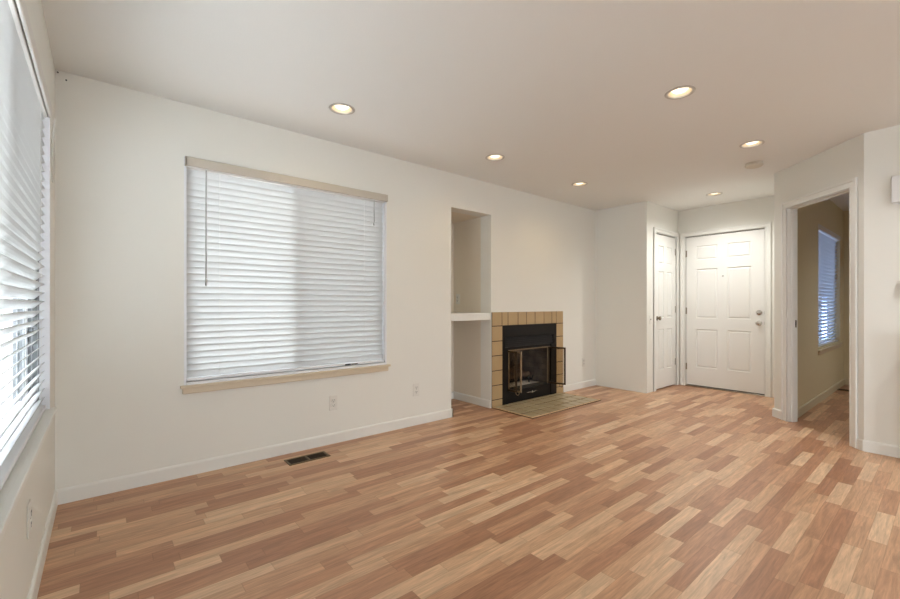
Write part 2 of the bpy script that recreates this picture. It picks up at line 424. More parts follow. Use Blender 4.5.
baseboard('baseboard_bedroom', (5.30, YB), (XB, YB), 'baseboard along the dim bedroom wall') if False else struct(
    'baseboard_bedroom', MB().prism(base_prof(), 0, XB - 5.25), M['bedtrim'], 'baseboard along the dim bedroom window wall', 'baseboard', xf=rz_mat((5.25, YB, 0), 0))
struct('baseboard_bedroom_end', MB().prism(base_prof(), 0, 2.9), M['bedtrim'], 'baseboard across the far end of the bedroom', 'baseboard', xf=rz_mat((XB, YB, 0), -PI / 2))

# ------------------------------------------------------------ windows (local: x along the wall, -y into the room, origin at wall face)
def make_window(n, label, loc, rz, w, z0, z1, screen=True, stool=True, pane='dimming', sill='trim', liner='vinyl'):
    root = thing(f'window_{n}', label, 'window', loc, rz, kind='structure')
    h0, h1 = z0, z1
    f = MB()                                  # liner + vinyl frame
    lw = 0.014
    f.box(0, lw, -0.002, 0.13, h0, h1); f.box(w - lw, w, -0.002, 0.13, h0, h1); f.box(lw, w - lw, -0.002, 0.13, h1 - lw, h1)
    f.box(lw, w - lw, -0.002 if n != 1 else 0.062, 0.13, h0, h0 + 0.022, 0.003)
    fw = 0.045
    f.box(lw, lw + fw, 0.075, 0.125, h0 + .022, h1 - lw, 0.004); f.box(w - lw - fw, w - lw, 0.075, 0.125, h0 + .022, h1 - lw, 0.004)
    f.box(lw + fw, w - lw - fw, 0.075, 0.125, h0 + .022, h0 + .022 + fw, 0.004); f.box(lw + fw, w - lw - fw, 0.075, 0.125, h1 - lw - fw, h1 - lw, 0.004)
    fr = f.build('window_frame', M[liner], root)
    if n == 1:                                # grooved tracks in the jamb at the far end
        t = MB().box(w - lw - 0.003, w - lw + 0.001, 0.036, 0.075, h0 + 0.022, h1 - lw)
        t.box(w - lw - fw - 0.003, w - lw - fw + 0.001, 0.077, 0.123, h0 + 0.067, h1 - lw - fw)
        t.build('jamb_track', M['track'], root)
        g = MB()
        for y, x in ((0.038, w - lw), (0.059, w - lw), (0.083, w - lw - fw), (0.104, w - lw - fw)): g.box(x - 0.010, x + 0.001, y, y + 0.005, h0 + 0.067, h1 - lw - fw, 0.001)
        g.build('track_ridges', M['fence'], root)
    s = MB().box(w / 2 - 0.028, w / 2 + 0.028, 0.080, 0.120, h0 + 0.067, h1 - 0.059, 0.004)
    s.build('meeting_stile', M['vinyl'], root)
    for a, b in ((lw + fw, w / 2 - 0.028), (w / 2 + 0.028, w - lw - fw)):
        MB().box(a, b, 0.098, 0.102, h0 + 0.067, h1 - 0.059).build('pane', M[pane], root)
    if screen:
        MB().box(w / 2 + 0.02, w - lw - 0.01, 0.130, 0.1308, h0 + 0.03, h1 - 0.03).build('insect_screen', M['screen'], root)
    if stool:
        k = MB().box(-0.022, w + 0.03, -0.026, -0.0005, h0 - 0.014, h0 + 0.004, 0.004, 2)
        if n == 1: k.box(lw, w - lw, -0.004, 0.062, h0 - 0.010, h0 + 0.004)
        k.build('sill', M[sill], root)
        MB().box(-0.010, w + 0.012, -0.016, -0.0005, h0 - 0.052, h0 - 0.014, 0.004).build('apron', M[sill], root)
    return root

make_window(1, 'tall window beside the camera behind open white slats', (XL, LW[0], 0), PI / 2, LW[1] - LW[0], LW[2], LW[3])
make_window(2, 'large square front window behind closed white slats', (FW[0], YW, 0), 0, FW[1] - FW[0], FW[2], FW[3], sill='sill', pane='tinted')
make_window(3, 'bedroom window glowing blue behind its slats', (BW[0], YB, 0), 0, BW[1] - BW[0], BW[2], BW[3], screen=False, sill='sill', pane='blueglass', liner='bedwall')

# unseen glass doors added behind the camera to bring in more daylight
def added_door(n, label, loc, rz, w):
    root = thing(f'window_{n}', label, 'window', loc, rz, kind='structure')
    mb = MB()
    for a, b in ((0, 0.06), (w / 2 - 0.04, w / 2 + 0.04), (w - 0.06, w)): mb.box(a, b, 0.05, 0.12, 0, RD[3])
    mb.box(0, w, 0.05, 0.12, 0, 0.07); mb.box(0, w, 0.05, 0.12, RD[3] - 0.07, RD[3])
    mb.build('window_frame', M['vinyl'], root)
    for a, b in ((0.06, w / 2 - 0.04), (w / 2 + 0.04, w - 0.06)): MB().box(a, b, 0.082, 0.088, 0.07, RD[3] - 0.07).build('pane', M['glass'], root)
added_door(4, 'unseen glass doors added in the side wall to let in daylight', (XL, RD[0], 0), PI / 2, RD[1] - RD[0])
added_door(5, 'unseen glass door added in the end wall to let in daylight', (RR[1], YREAR, 0), PI, RR[1] - RR[0])
portal((XL - T - 0.01, (RD[0] + RD[1]) / 2, 1.05), (0, R(-90), 0), 2.1, RD[1] - RD[0])
portal(((RR[0] + RR[1]) / 2, YREAR - T - 0.01, 1.05), (R(90), 0, 0), RR[1] - RR[0], 2.1)

# ------------------------------------------------------------ venetian blinds
def make_blind(label, loc, rz, w, z0, z1, tilt, wand_x=None, cord_x=None, tag_x=None, frayed=False, depth=0.040, jit=1.3, valance='rail', vy=-0.030):
    """Hangs inside the recess; local x along the window, -y into the room."""
    root = thing('venetian_blind', label, 'blind', loc, rz, group='venetian blinds at the windows')
    m0, m1 = (0.018, w - 0.018) if not frayed else (0.018, w - 0.012)
    hr = MB().box(m0 - .003, m1 + .003, 0.006, 0.055, z1 - 0.070, z1 - 0.017, 0.003)
    hr.build('headrail', M['rail'], root)
    v = MB().box(0.003, w - 0.003, vy, vy + 0.012, z1 - 0.066, z1 - 0.006, 0.003)
    if vy < -0.02:
        v.box(0.003, 0.014, vy, -0.003, z1 - 0.066, z1 - 0.006, 0.002); v.box(w - 0.014, w - 0.003, vy, -0.003, z1 - 0.066, z1 - 0.006, 0.002)
    v.build('valance', M[valance], root)
    sb = bmesh.new()
    ztop, zbot, pitch = z1 - 0.095, z0 + (0.052 if frayed else 0.070), 0.0437
    n = int(round((ztop - zbot) / pitch)); pitch = (ztop - zbot) / n
    rnd = random.Random(len(label))
    for i in range(n + 1):
        zc = ztop - i * pitch
        a = R(tilt + rnd.uniform(-jit, jit)); sag = rnd.uniform(-0.0008, 0.0008)
        # cross-section, slightly crowned: u across the 50 mm slat from room edge (high) to outer edge (low)
        nu, nx = 4, 6
        top = []; bot = []
        for k in range(nx + 1):
            x = m0 + (m1 - m0) * k / nx
            tr = []; br = []
            for j in range(nu + 1):
                u = -0.0255 + 0.051 * j / nu
                c = 0.0022 * (1 - (u / 0.0255) ** 2)
                for arr, t in ((tr, 0.0011), (br, -0.0011)):
                    yy = u * math.cos(a) + (c + t) * math.sin(a)
                    zz = -u * math.sin(a) + (c + t) * math.cos(a)
                    arr.append(sb.verts.new((x, depth + yy, zc + zz + sag * math.sin(PI * k / nx))))
            top.append(tr); bot.append(br)
        for k in range(nx):
            for j in range(nu):
                sb.faces.new((top[k][j], top[k + 1][j], top[k + 1][j + 1], top[k][j + 1]))
                sb.faces.new((bot[k][j], bot[k][j + 1], bot[k + 1][j + 1], bot[k + 1][j]))
            sb.faces.new((top[k][0], bot[k][0], bot[k + 1][0], top[k + 1][0]))
            sb.faces.new((top[k][nu], top[k + 1][nu], bot[k + 1][nu], bot[k][nu]))
        for k in (0, nx):
            for j in range(nu): sb.faces.new((top[k][j], top[k][j + 1], bot[k][j + 1], bot[k][j]))
    bmesh.ops.recalc_face_normals(sb, faces=sb.faces)
    s = MB(); s.bm.free(); s.bm = sb
    s.build('slats', M['slat'], root)
    br = MB().box(m0, m1, depth - 0.026, depth + 0.026, z0 + (0.012 if frayed else 0.026), z0 + (0.028 if frayed else 0.044), 0.005, 2).build('bottom_rail', M['vinyl'], root)
    if tag_x is not None:
        MB().box(tag_x, tag_x + 0.05, depth - 0.0275, depth - 0.0262, z0 + 0.028, z0 + 0.040).build('safety_tag', M['dark'], br)
        MB().box(tag_x + .055, tag_x + 0.115, depth - 0.0275, depth - 0.0262, z0 + 0.030, z0 + 0.038).build('warning_label', M['grout'], br)
    for fx in (0.13, 0.87):
        x = m0 + (m1 - m0) * fx
        q = MB()
        for dy in (depth - 0.0255, depth + 0.0255):
            q.tube([(x, dy, z1 - 0.07), (x, dy, z0 + 0.04)], 0.0009, 6)
        q.build('ladder_cord', M['cord'], root)
    if wand_x is not None:
        q = MB().tube([(wand_x, -0.012, z1 - 0.074), (wand_x, -0.014, z1 - 0.10), (wand_x, -0.006, z1 - 0.845)], 0.0042, 8)
        q.tube([(wand_x, -0.006, z1 - 0.845), (wand_x, -0.006, z1 - 0.80)], 0.006, 8)
        q.build('tilt_wand', M['wand'], root)
    if cord_x is not None:
        q = MB().tube([(cord_x, -0.004, z1 - 0.07), (cord_x, -0.006, z1 - 0.26)], 0.0018, 6)
        q.tube([(cord_x + 0.004, -0.004, z1 - 0.07), (cord_x + 0.003, -0.007, z1 - 0.26)], 0.0018, 6)
        q.lathe([(0.002, 0.0), (0.006, -0.012), (0.007, -0.03), (0.0, -0.032)], Matrix.Translation((cord_x, -0.006, z1 - 0.255)), 10)
        q.build('lift_cord', M['wand'], root)
    if frayed:
        pts = [(w + 0.004, -0.02, z1 - 0.06), (w + 0.02, -0.012, z1 - 0.12), (w + 0.045, -0.008, z1 - 0.20), (w + 0.05, -0.008, z1 - 0.27), (w + 0.075, -0.007, z1 - 0.31), (w + 0.07, -0.007, z1 - 0.37)]
        MB().tube(pts, 0.004, 6).build('loose_cord', M['cord'], root)
    return root

make_blind('white slatted blind beside the camera, slats partly open onto bright daylight', (XL, LW[0], 0), PI / 2, LW[1] - LW[0], LW[2], LW[3], 41, frayed=True, depth=0.036, vy=-0.010)
make_blind('closed white slatted blind in the square window on the fireplace wall', (FW[0], YW, 0), 0, FW[1] - FW[0], FW[2], FW[3], 71, wand_x=0.126, cord_x=1.40, tag_x=1.14, valance='taupe')
make_blind('bluish slatted blind on the bedroom window, seen through the open doorway', (BW[0], YB, 0), 0, BW[1] - BW[0], BW[2], BW[3], 48, valance='rail', vy=-0.008)

# ------------------------------------------------------------ doors
def panel_door(mb, w, z0, z1, cols, rows, depth=0.035):
    """Slab with recessed, raised-field panels; front at y=0 facing -y."""
    t = bmesh.new()
    xs = sorted({0, w, *[c for p in cols for c in p]}); zs = sorted({z0, z1, *[c for p in rows for c in p]})
    V = {(i, j): t.verts.new((x, 0, z)) for i, x in enumerate(xs) for j, z in enumerate(zs)}
    pan = []
    for i in range(len(xs) - 1):
        for j in range(len(zs) - 1):
            f = t.faces.new((V[i, j], V[i + 1, j], V[i + 1, j + 1], V[i, j + 1]))
            if any(abs(xs[i] - c[0]) < 1e-6 and abs(xs[i + 1] - c[1]) < 1e-6 for c in cols) and any(abs(zs[j] - c[0]) < 1e-6 and abs(zs[j + 1] - c[1]) < 1e-6 for c in rows): pan.append(f)
    bmesh.ops.recalc_face_normals(t, faces=t.faces)
    if t.faces[0].normal.y > 0 if hasattr(t.faces, 'ensure_lookup_table') and (t.faces.ensure_lookup_table() or True) else False:
        bmesh.ops.reverse_faces(t, faces=t.faces)
    bmesh.ops.inset_individual(t, faces=pan, thickness=0.010, depth=-0.0115)
    bmesh.ops.inset_individual(t, faces=pan, thickness=0.006, depth=0.0)
    bmesh.ops.inset_individual(t, faces=pan, thickness=0.022, depth=0.009)
    mb._add(t)
    for a, b, c, d in ((0, 0.002, z0, z1), (w - 0.002, w, z0, z1)): mb.box(a, b, 0, depth, c, d)
    mb.box(0, w, 0, depth, z1 - 0.002, z1); mb.box(0, w, 0, depth, z0, z0 + 0.002)
    mb.box(0, w, 0.0135, depth, z0, z1)
    return mb

def casing(mb, x0, x1, ztop, wd, y=0.0, left=True, right=True, z0=0.0):
    """Moulded casing round an opening x0..x1; thicker outer band."""
    r = 0.005
    def leg(a, b, outer_first):
        mb.box(a, b, y - 0.011, y, z0, ztop + r, 0.002)
        o = (a, a + 0.022) if outer_first else (b - 0.022, b)
        mb.box(o[0], o[1], y - 0.019, y, z0, ztop + r + wd, 0.004, 2)
        i = (b - 0.012, b) if outer_first else (a, a + 0.012)
        mb.box(i[0], i[1], y - 0.014, y, z0, ztop + r, 0.003, 2)
    if left: leg(x0 - r - wd, x0 - r, True)
    if right: leg(x1 + r, x1 + r + wd, False)
    a = x0 - r - (wd if left else 0); b = x1 + r + (wd if right else 0)
    mb.box(a + 0.01, b - 0.01, y - 0.011, y, ztop + r, ztop + r + wd, 0.002)
    mb.box(a + 0.02, b - 0.02, y - 0.019, y, ztop + r + wd - 0.022, ztop + r + wd, 0.004, 2)
    mb.box(x0 - r, x1 + r, y - 0.014, y, ztop + r, ztop + r + 0.012, 0.003, 2)
    return mb

def hinge_part(root, x, z, y, mt='hinge'):
    q = MB().box(x - 0.014, x + 0.014, y - 0.003, y, z - 0.044, z + 0.044, 0.001)
    q.tube([(x, y - 0.006, z - 0.046), (x, y - 0.006, z + 0.046)], 0.006, 10)
    return q.build('hinge', M[mt], root)

def knob_mb(x, y, z, r=0.027, l=0.055):
    xf = Matrix.Translation((x, y, z)) @ Matrix.Rotation(PI / 2, 4, 'X')
    return MB().lathe([(0, 0), (0.032, 0), (0.032, 0.005), (0.027, 0.010), (0.012, 0.013), (0.011, l - 0.032), (0.018, l - 0.027), (r, l - 0.014), (r * 0.96, l - 0.005), (r * 0.6, l), (0, l + 0.001)], xf, 24)

# closet door
dw = D1[1] - D1[0]
r1 = thing('door_1', 'narrow closet door with dark knob and six panels', 'door', (D1[0], YC, 0), 0, kind='structure')
cw = (dw - 0.10 * 2 - 0.085) / 2
cols = [(0.10, 0.10 + cw), (dw - 0.10 - cw, dw - 0.10)]
panel_door(MB(), dw - 0.006, 0.014, 2.054, cols, [(0.26, 0.80), (0.95, 1.57), (1.67, 1.91)]).build('door_leaf', M['door'], r1, xf=Matrix.Translation((0.003, 0.008, 0)))
cmb = casing(MB(), 0, dw, 2.065, 0.062); cmb.box(-0.006, 0.0015, -0.002, 0.098, 0, 2.0635); cmb.box(dw - 0.0015, dw + 0.006, -0.002, 0.098, 0, 2.0635); cmb.box(-0.006, dw + 0.006, -0.002, 0.098, 2.0635, 2.070)
cmb.build('door_casing', M['trim'], r1)
ds = MB().box(0, 0.03, 0.046, 0.098, 0.0, 2.065); ds.box(dw - 0.03, dw, 0.046, 0.098, 0, 2.065)
ds.build('door_stop', M['trim'], r1)
MB().box(0.03, dw - 0.03, 0.060, 0.098, 0.0, 2.065).build('closet_back', M['rubber'], r1)
for z in (0.33, 1.06, 1.86): hinge_part(r1, dw - 0.003, z, 0.012)
knob_mb(0.066, 0.014, 0.945).build('doorknob', M['bronze'], r1)

# entry door: local x runs along -Y world (facing -X) -> rotate -90 degrees
ew = D2[1] - D2[0]
r2 = thing('door_2', 'white six-panel entry door with peephole and deadbolt', 'door', (XE, D2[1], 0), -PI / 2, kind='structure')
cols = [(0.125, 0.385), (ew - 0.408, ew - 0.148)]
panel_door(MB(), ew - 0.010, 0.022, 2.056, cols, [(0.27, 0.79), (0.94, 1.61), (1.735, 1.925)]).build('door_leaf', M['door'], r2, xf=Matrix.Translation((0.005, 0.012, 0)))
cmb = casing(MB(), 0, ew, 2.066, 0.060)
cmb.box(-0.006, 0.0015, -0.002, 0.12, 0, 2.0645); cmb.box(ew - 0.0015, ew + 0.006, -0.002, 0.12, 0, 2.0645); cmb.box(-0.006, ew + 0.006, -0.002, 0.12, 2.0645, 2.071)
cmb.build('door_casing', M['trim'], r2)
MB().box(0.002, ew - 0.002, 0.05, 0.10, 0.012, 2.064).build('weatherstrip', M['rubber'], r2)
MB().box(0, ew, -0.01, 0.10, 0.0, 0.012, 0.003).build('threshold', M['hinge'], r2)
for z in (0.27, 1.04, 1.83): hinge_part(r2, 0.002, z, 0.012)
knob_mb(D2[1] - 1.556, 0.016, 0.895).build('doorknob', M['chrome'], r2)
xf = Matrix.Translation((D2[1] - 1.556, 0.016, 1.025)) @ Matrix.Rotation(PI / 2, 4, 'X')
db = MB().lathe([(0, 0), (0.033, 0), (0.033, 0.008), (0.026, 0.014), (0.012, 0.016), (0, 0.016)], xf, 24).build('deadbolt', M['chrome'], r2)
MB().box(D2[1] - 1.556 - 0.016, D2[1] - 1.556 + 0.016, -0.014, 0.002, 1.020, 1.030, 0.003).build('thumb_turn', M['chrome'], db)
xf = Matrix.Translation((D2[1] - 1.95, 0.016, 1.50)) @ Matrix.Rotation(PI / 2, 4, 'X')
MB().lathe([(0, 0), (0.010, 0), (0.010, 0.004), (0.006, 0.005), (0.005, 0.002), (0, 0.002)], xf, 16).build('peephole', M['bronze'], r2)
for z in (0.895, 1.025): MB().box(ew - 0.004, ew + 0.001, 0.003, 0.03, z - 0.02, z + 0.02).build('strike_plate', M['bronze'], r2)

# doorway in the angled wall
r3 = thing('door_3', 'white cased doorway standing open to the bedroom', 'doorway', (P0.x, P0.y, 0), ang, kind='structure')
cmb = casing(MB(), D3[0], D3[1], D3[3], 0.066)
casing(cmb, D3[0], D3[1], D3[3], 0.066) if False else None
cmb.build('door_casing', M['trim'], r3)
j = MB()
j.box(D3[0] - 0.006, D3[0] + 0.002, -0.003, DT + 0.003, 0, D3[3] - 0.002); j.box(D3[1] - 0.002, D3[1] + 0.006, -0.003, DT + 0.003, 0, D3[3] - 0.002); j.box(D3[0] - 0.006, D3[1] + 0.006, -0.003, DT + 0.003, D3[3] - 0.002, D3[3] + 0.006)
j.box(D3[0] + 0.001, D3[0] + 0.013, 0.028, 0.058, 0, D3[3] - 0.003, 0.002); j.box(D3[1] - 0.013, D3[1] - 0.001, 0.028, 0.058, 0, D3[3] - 0.003, 0.002); j.box(D3[0] + 0.001, D3[1] - 0.001, 0.028, 0.058, D3[3] - 0.013, D3[3] - 0.003, 0.002)
j.build('door_jamb', M['trim'], r3)
c2 = casing(MB(), D3[0], D3[1], D3[3], 0.066)
for v in c2.bm.verts: v.co.y = DT - v.co.y
bmesh.ops.reverse_faces(c2.bm, faces=c2.bm.faces)
c2.build('inner_casing', M['trim'], r3)
sp = MB().box(D3[0] + 0.001, D3[0] + 0.0042, 0.058, 0.076, 0.905, 0.975, 0.0005).build('strike_plate', M['bronze'], r3)
MB().box(D3[0] + 0.0035, D3[0] + 0.0052, 0.062, 0.072, 0.925, 0.955).build('latch_hole', M['dark'], sp)

# ------------------------------------------------------------ fireplace
FX0, FX1 = 3.254, 4.545
fl = (FX0, YW, 0)
fp = thing('fireplace', 'black fireplace framed in tan tiles with glass doors standing open', 'fireplace', fl)
TX = [3.254, 3.411, 3.509, 3.678, 3.827, 3.983, 4.154, 4.309, 4.402, 4.545]
TZ = [0.0, 0.083, 0.240, 0.400, 0.564, 0.723, 0.889]
g = MB()
g.box(FX0, FB[0], YW - 0.006, YW - 0.0005, 0.0, 1.040); g.box(FB[1], FX1, YW - 0.006, YW - 0.0005, 0.0, 1.040); g.box(FB[0], FB[1], YW - 0.006, YW - 0.0005, 0.889, 1.040)
g.build('grout', M['grout'], fp, at=fl)
t = MB(); q = 0.0042
for a, b in zip(TX, TX[1:]): t.box(a + q, b - q, YW - 0.010, YW - 0.004, 0.889 + q, 1.042 - 0.001, 0.002)
for a, b in zip(TZ, TZ[1:]):
    t.box(FX0 + q * 0.5, 3.416, YW - 0.010, YW - 0.004, a + q, b - q, 0.002); t.box(4.407, FX1 - q * 0.5, YW - 0.010, YW - 0.004, a + q, b - q, 0.002)
t.build('tile_surround', M['tile'], fp, at=fl)
# steel firebox
OX0, OX1, OZ0, OZ1 = 3.52, 4.30, 0.150, 0.610
f = MB()
yf = YW - 0.004
f.box(FB[0] + .002, OX0, yf, YW + 0.05, 0.002, 0.640); f.box(OX1, FB[1] - .002, yf, YW + 0.05, 0.002, 0.640)
f.box(FB[0] - .004, FB[1] + .004, yf + 0.001, YW - 0.0005, 0.755, 0.892)
f.box(FB[0] + .002, FB[1] - .002, yf, YW + 0.03, 0.755, 0.886, 0.003)
f.box(FB[0] + .002, FB[0] + 0.05, yf, YW + 0.03, 0.640, 0.755); f.box(FB[1] - 0.05, FB[1] - .002, yf, YW + 0.03, 0.640, 0.755)
f.box(OX0, OX1, yf + 0.012, YW + 0.05, OZ1, 0.640)
f.build('steel_face', M['black'], fp, at=fl)
lv = MB()
lv.box(FB[0] + 0.05, FB[1] - 0.05, YW + 0.03, YW + 0.035, 0.640, 0.755)
for k in range(5):
    z = 0.652 + k * 0.022
    lv.prism([(YW + 0.028, z + 0.017), (YW + 0.004, z), (YW + 0.004, z + 0.003), (YW + 0.028, z + 0.020)], FB[0] + 0.052, FB[1] - 0.052)
lv.build('louver', M['blackl'], fp, at=fl)
lp = MB().box(OX0, OX1, yf + 0.010, YW + 0.02, 0.004, OZ0 - 0.004, 0.003)
lp.box(OX0 + 0.01, OX1 - 0.01, yf + 0.004, yf + 0.012, OZ0 - 0.020, OZ0 - 0.008, 0.002)
kick = lp.build('kick_panel', M['black'], fp, at=fl)
hx = (OX0 + OX1) / 2 + 0.03
hd = MB().tube([(hx - 0.10, yf + 0.006, 0.088), (hx - 0.06, yf - 0.008, 0.095), (hx - 0.02, yf - 0.008, 0.088), (hx + 0.02, yf - 0.010, 0.092), (hx + 0.05, yf - 0.008, 0.098), (hx + 0.10, yf + 0.006, 0.090)], 0.004, 8)
hd.lathe([(0, 0), (0.014, 0.0), (0.014, 0.006), (0, 0.008)], Matrix.Translation((hx, yf, 0.090)) @ Matrix.Rotation(PI / 2, 4, 'X'), 14)
hd.build('pull_handle', M['chrome'], fp, at=fl)
en = MB()
for b_ in ((FB[0] - .06, FB[0] - .04, YW + T, YW + .64, 0, .99), (FB[1] + .04, FB[1] + .06, YW + T, YW + .64, 0, .99), (FB[0] - .06, FB[1] + .06, YW + .61, YW + .64, 0, .99), (FB[0] - .06, FB[1] + .06, YW + T, YW + .64, .96, .99)): en.box(*b_)
en.build('outer_casing', M['soot'], fp, at=fl)
# firebox interior: sooty floor, brick back and slanted sides
fb = MB()
yb = YW + 0.52
fb.box(OX0 - 0.02, OX1 + 0.02, YW + 0.05, yb + 0.02, OZ0 - 0.03, OZ0); fb.box(OX0 - 0.02, OX1 + 0.02, YW + 0.05, yb + 0.02, OZ1 + 0.08, OZ1 + 0.10)
fb.box(OX0 - 0.04, OX0 - 0.02, YW + 0.05, yb, OZ0, OZ1 + 0.1); fb.box(OX1 + 0.02, OX1 + 0.04, YW + 0.05, yb, OZ0, OZ1 + 0.1)
fb.build('firebox_shell', M['soot'], fp, at=fl)
bk = MB()
for r_ in range(7):
    z = OZ0 + r_ * 0.076
    for c_ in range(5):
        x = OX0 - 0.01 + c_ * 0.20 - (0.10 if r_ % 2 else 0)
        a, b = max(OX0 - 0.01, x), min(OX1 + 0.01, x + 0.194)
        if b - a > 0.02: bk.box(a, b, yb - 0.022, yb + 0.01, z, min(z + 0.071, OZ1 + 0.09), 0.003)
bk.build('firebrick_back', M['firebrick'], fp, at=fl)
for sx, x0, x1 in ((0, OX0 - 0.02, OX0 + 0.002), (1, OX1 - 0.002, OX1 + 0.02)):
    bs = MB()
    for r_ in range(7):
        z = OZ0 + r_ * 0.076
        for c_ in range(4):
            y = YW + 0.055 + c_ * 0.15 - (0.075 if r_ % 2 else 0)
            a, b = max(YW + 0.055, y), min(yb - 0.024, y + 0.145)
            if b - a > 0.015: bs.box(x0, x1, a, b, z, min(z + 0.071, OZ1 + 0.07), 0.003)
    bs.build('firebrick_side', M['firebrick'], fp, at=fl)
MB().box(OX0, OX1, YW + 0.004, YW + 0.016, OZ1 - 0.014, OZ1, 0.002).build('door_track', M['brass'], fp, at=fl)

def glass_door(x, y, dx, dy, frame_m, handle):
    """A framed glass panel hinged at (x, y), running along (dx, dy)."""
    L = math.hypot(dx, dy); z0, z1 = OZ0 + 0.004, OZ1 - 0.004
    xf = rz_mat((x, y, 0), math.atan2(dy, dx))
    w = 0.017
    f = MB()
    f.box(0, w, -0.008, 0.008, z0, z1, 0.002); f.box(L - w, L, -0.008, 0.008, z0, z1, 0.002)
    f.box(w, L - w, -0.008, 0.008, z0, z0 + w, 0.002); f.box(w, L - w, -0.008, 0.008, z1 - w, z1, 0.002)
    d = f.build('glass_door', M[frame_m], fp, at=fl, xf=xf)
    MB().box(w, L - w, -0.002, 0.002, z0 + w, z1 - w).build('pane', M['smoked'], d, at=fl, xf=xf)
    if handle:
        pts = [(L - 0.055 + 0.022 * math.cos(a), 0.0, z0 - 0.012 + 0.022 * math.sin(a)) for a in [R(180 + 18 * k) for k in range(11)]]
        h = MB().tube([(L - 0.077, 0, z0 + 0.004)] + pts + [(L - 0.033, 0, z0 + 0.004)], 0.004, 8)
        h.build('handle', M['brass'], d, at=fl, xf=xf)
    return d
glass_door(3.530, YW + 0.012, 0.018, -0.185, 'brass', True)
glass_door(3.512, YW + 0.020, 0.006, -0.15, 'darkbrass', False)
glass_door(4.285, YW + 0.012, 0.01, -0.245, 'brass', False) if False else None
glass_door(4.258, YW + 0.014, 0.05, -0.225, 'darkbrass', True)
glass_door(4.250, YW + 0.018, 0.055, -0.03, 'brass', False) if False else None
MB().box(4.246, 4.262, YW + 0.006, YW + 0.022, OZ0, OZ1, 0.002).build('hinge_post', M['brass'], fp, at=fl)

# grate, logs and ash lie inside the firebox
gx = (OX0 + OX1) / 2
gr = thing('log_grate', 'black iron log grate inside the fireplace', 'grate', (gx, YW + 0.27, OZ0))
b = MB()
for k in range(6):
    x = -0.22 + k * 0.088
    b.tube([(x, -0.13, 0.10), (x, -0.11, 0.055), (x, 0.10, 0.055), (x, 0.13, 0.09)], 0.008, 8)
b.build('grate_bars', M['iron'], gr)
b = MB().tube([(-0.26, -0.08, 0.047), (0.26, -0.08, 0.047)], 0.009, 8); b.tube([(-0.26, 0.08, 0.047), (0.26, 0.08, 0.047)], 0.009, 8)
b.build('cross_rail', M['iron'], gr)
for sx in (-0.2, 0.2):
    for sy in (-0.08, 0.08): MB().tube([(sx, sy, 0.0), (sx, sy, 0.047)], 0.009, 8).build('leg', M['iron'], gr)
def log(name, label, p, q, r):
    p, q = Vector(p), Vector(q); rn = random.Random(int(r * 1e4))
    pts = [p.lerp(q, k / 7) + Vector((0, rn.uniform(-.006, .006), rn.uniform(-.005, .005))) for k in range(8)]
    rad = [r * rn.uniform(0.86, 1.06) for _ in pts]
    c = p.lerp(q, 0.5)
    b = MB().tube(pts, r, 12, rad=rad)
    tag(b.build(name, M['log'], at=c), label, 'log').location = c
log('firewood_log', 'thick charred log lying across the back of the fireplace grate', (gx - 0.26, YW + 0.325, OZ0 + 0.113), (gx + 0.24, YW + 0.33, OZ0 + 0.116), 0.050)
log('firewood_log', 'thin charred log at the front of the fireplace grate', (gx - 0.20, YW + 0.215, OZ0 + 0.102), (gx + 0.22, YW + 0.225, OZ0 + 0.104), 0.038)
log('firewood_log', 'charred log leaning on top of the other two logs', (gx - 0.17, YW + 0.23, OZ0 + 0.186), (gx + 0.17, YW + 0.325, OZ0 + 0.203), 0.032)
am = bmesh.new()
bmesh.ops.create_grid(am, x_segments=26, y_segments=14, size=1)
for v in am.verts:
    e = max(0, 1 - (v.co.x ** 2 + v.co.y ** 2)); n_ = random.uniform(0.7, 1.0)
    v.co = Vector((gx + v.co.x * 0.33, YW + 0.29 + v.co.y * 0.16, OZ0 + 0.0008 + 0.032 * e * n_))
s = MB(); s.bm.free(); s.bm = am
tag(s.build('ash', M['ash']), 'pale ash heaped under the fireplace grate', 'ash', kind='stuff')

# hearth tiles let into the floor
hl = (3.25, 2.66, 0)
he = thing('hearth', 'olive-tan tiled hearth set in the floor before the fireplace', 'hearth', hl)
HX0, HX1, HY0, HY1 = 3.255, 4.500, 2.655, YW - 0.011
MB().box(HX0, HX1, HY0, HY1, 0.0005, 0.008).build('grout', M['hgrout'], he, at=hl)
t = MB()
nx = 8; ny = 3; px = (HX1 - HX0 - 0.036) / nx; py = 0.155
ys = [HY1, HY1 - 0.075]
while ys[-1] - py > HY0 + 0.03: ys.append(ys[-1] - py)
ys.append(HY0 + 0.018)
for k in range(nx):
    a = HX0 + 0.018 + k * px
    for u, v in zip(ys[1:], ys): 
        if v - u > 0.02: t.box(a + 0.006, a + px - 0.006, u + 0.008, v - 0.008, 0.004, 0.0115, 0.0015)
t.build('tile_field', M['htile'], he, at=hl)
e = MB().box(HX0, HX1, HY0, HY0 + 0.018, 0.0005, 0.013, 0.003); e.box(HX0, HX0 + 0.018, HY0 + 0.018, HY1, 0.0005, 0.013, 0.003); e.box(HX1 - 0.018, HX1, HY0 + 0.018, HY1, 0.0005, 0.013, 0.003)
e.build('edge_trim', M['hedge'], he, at=hl)

# niche shelf
tag(MB().box(AL[0] + 0.001, AL[1] - 0.001, YW + 0.012, AL[4] - 0.001, 0.957, 1.035, 0.003).build('niche_shelf', M['trim']), 'thick white shelf across the niche beside the fireplace', 'shelf')

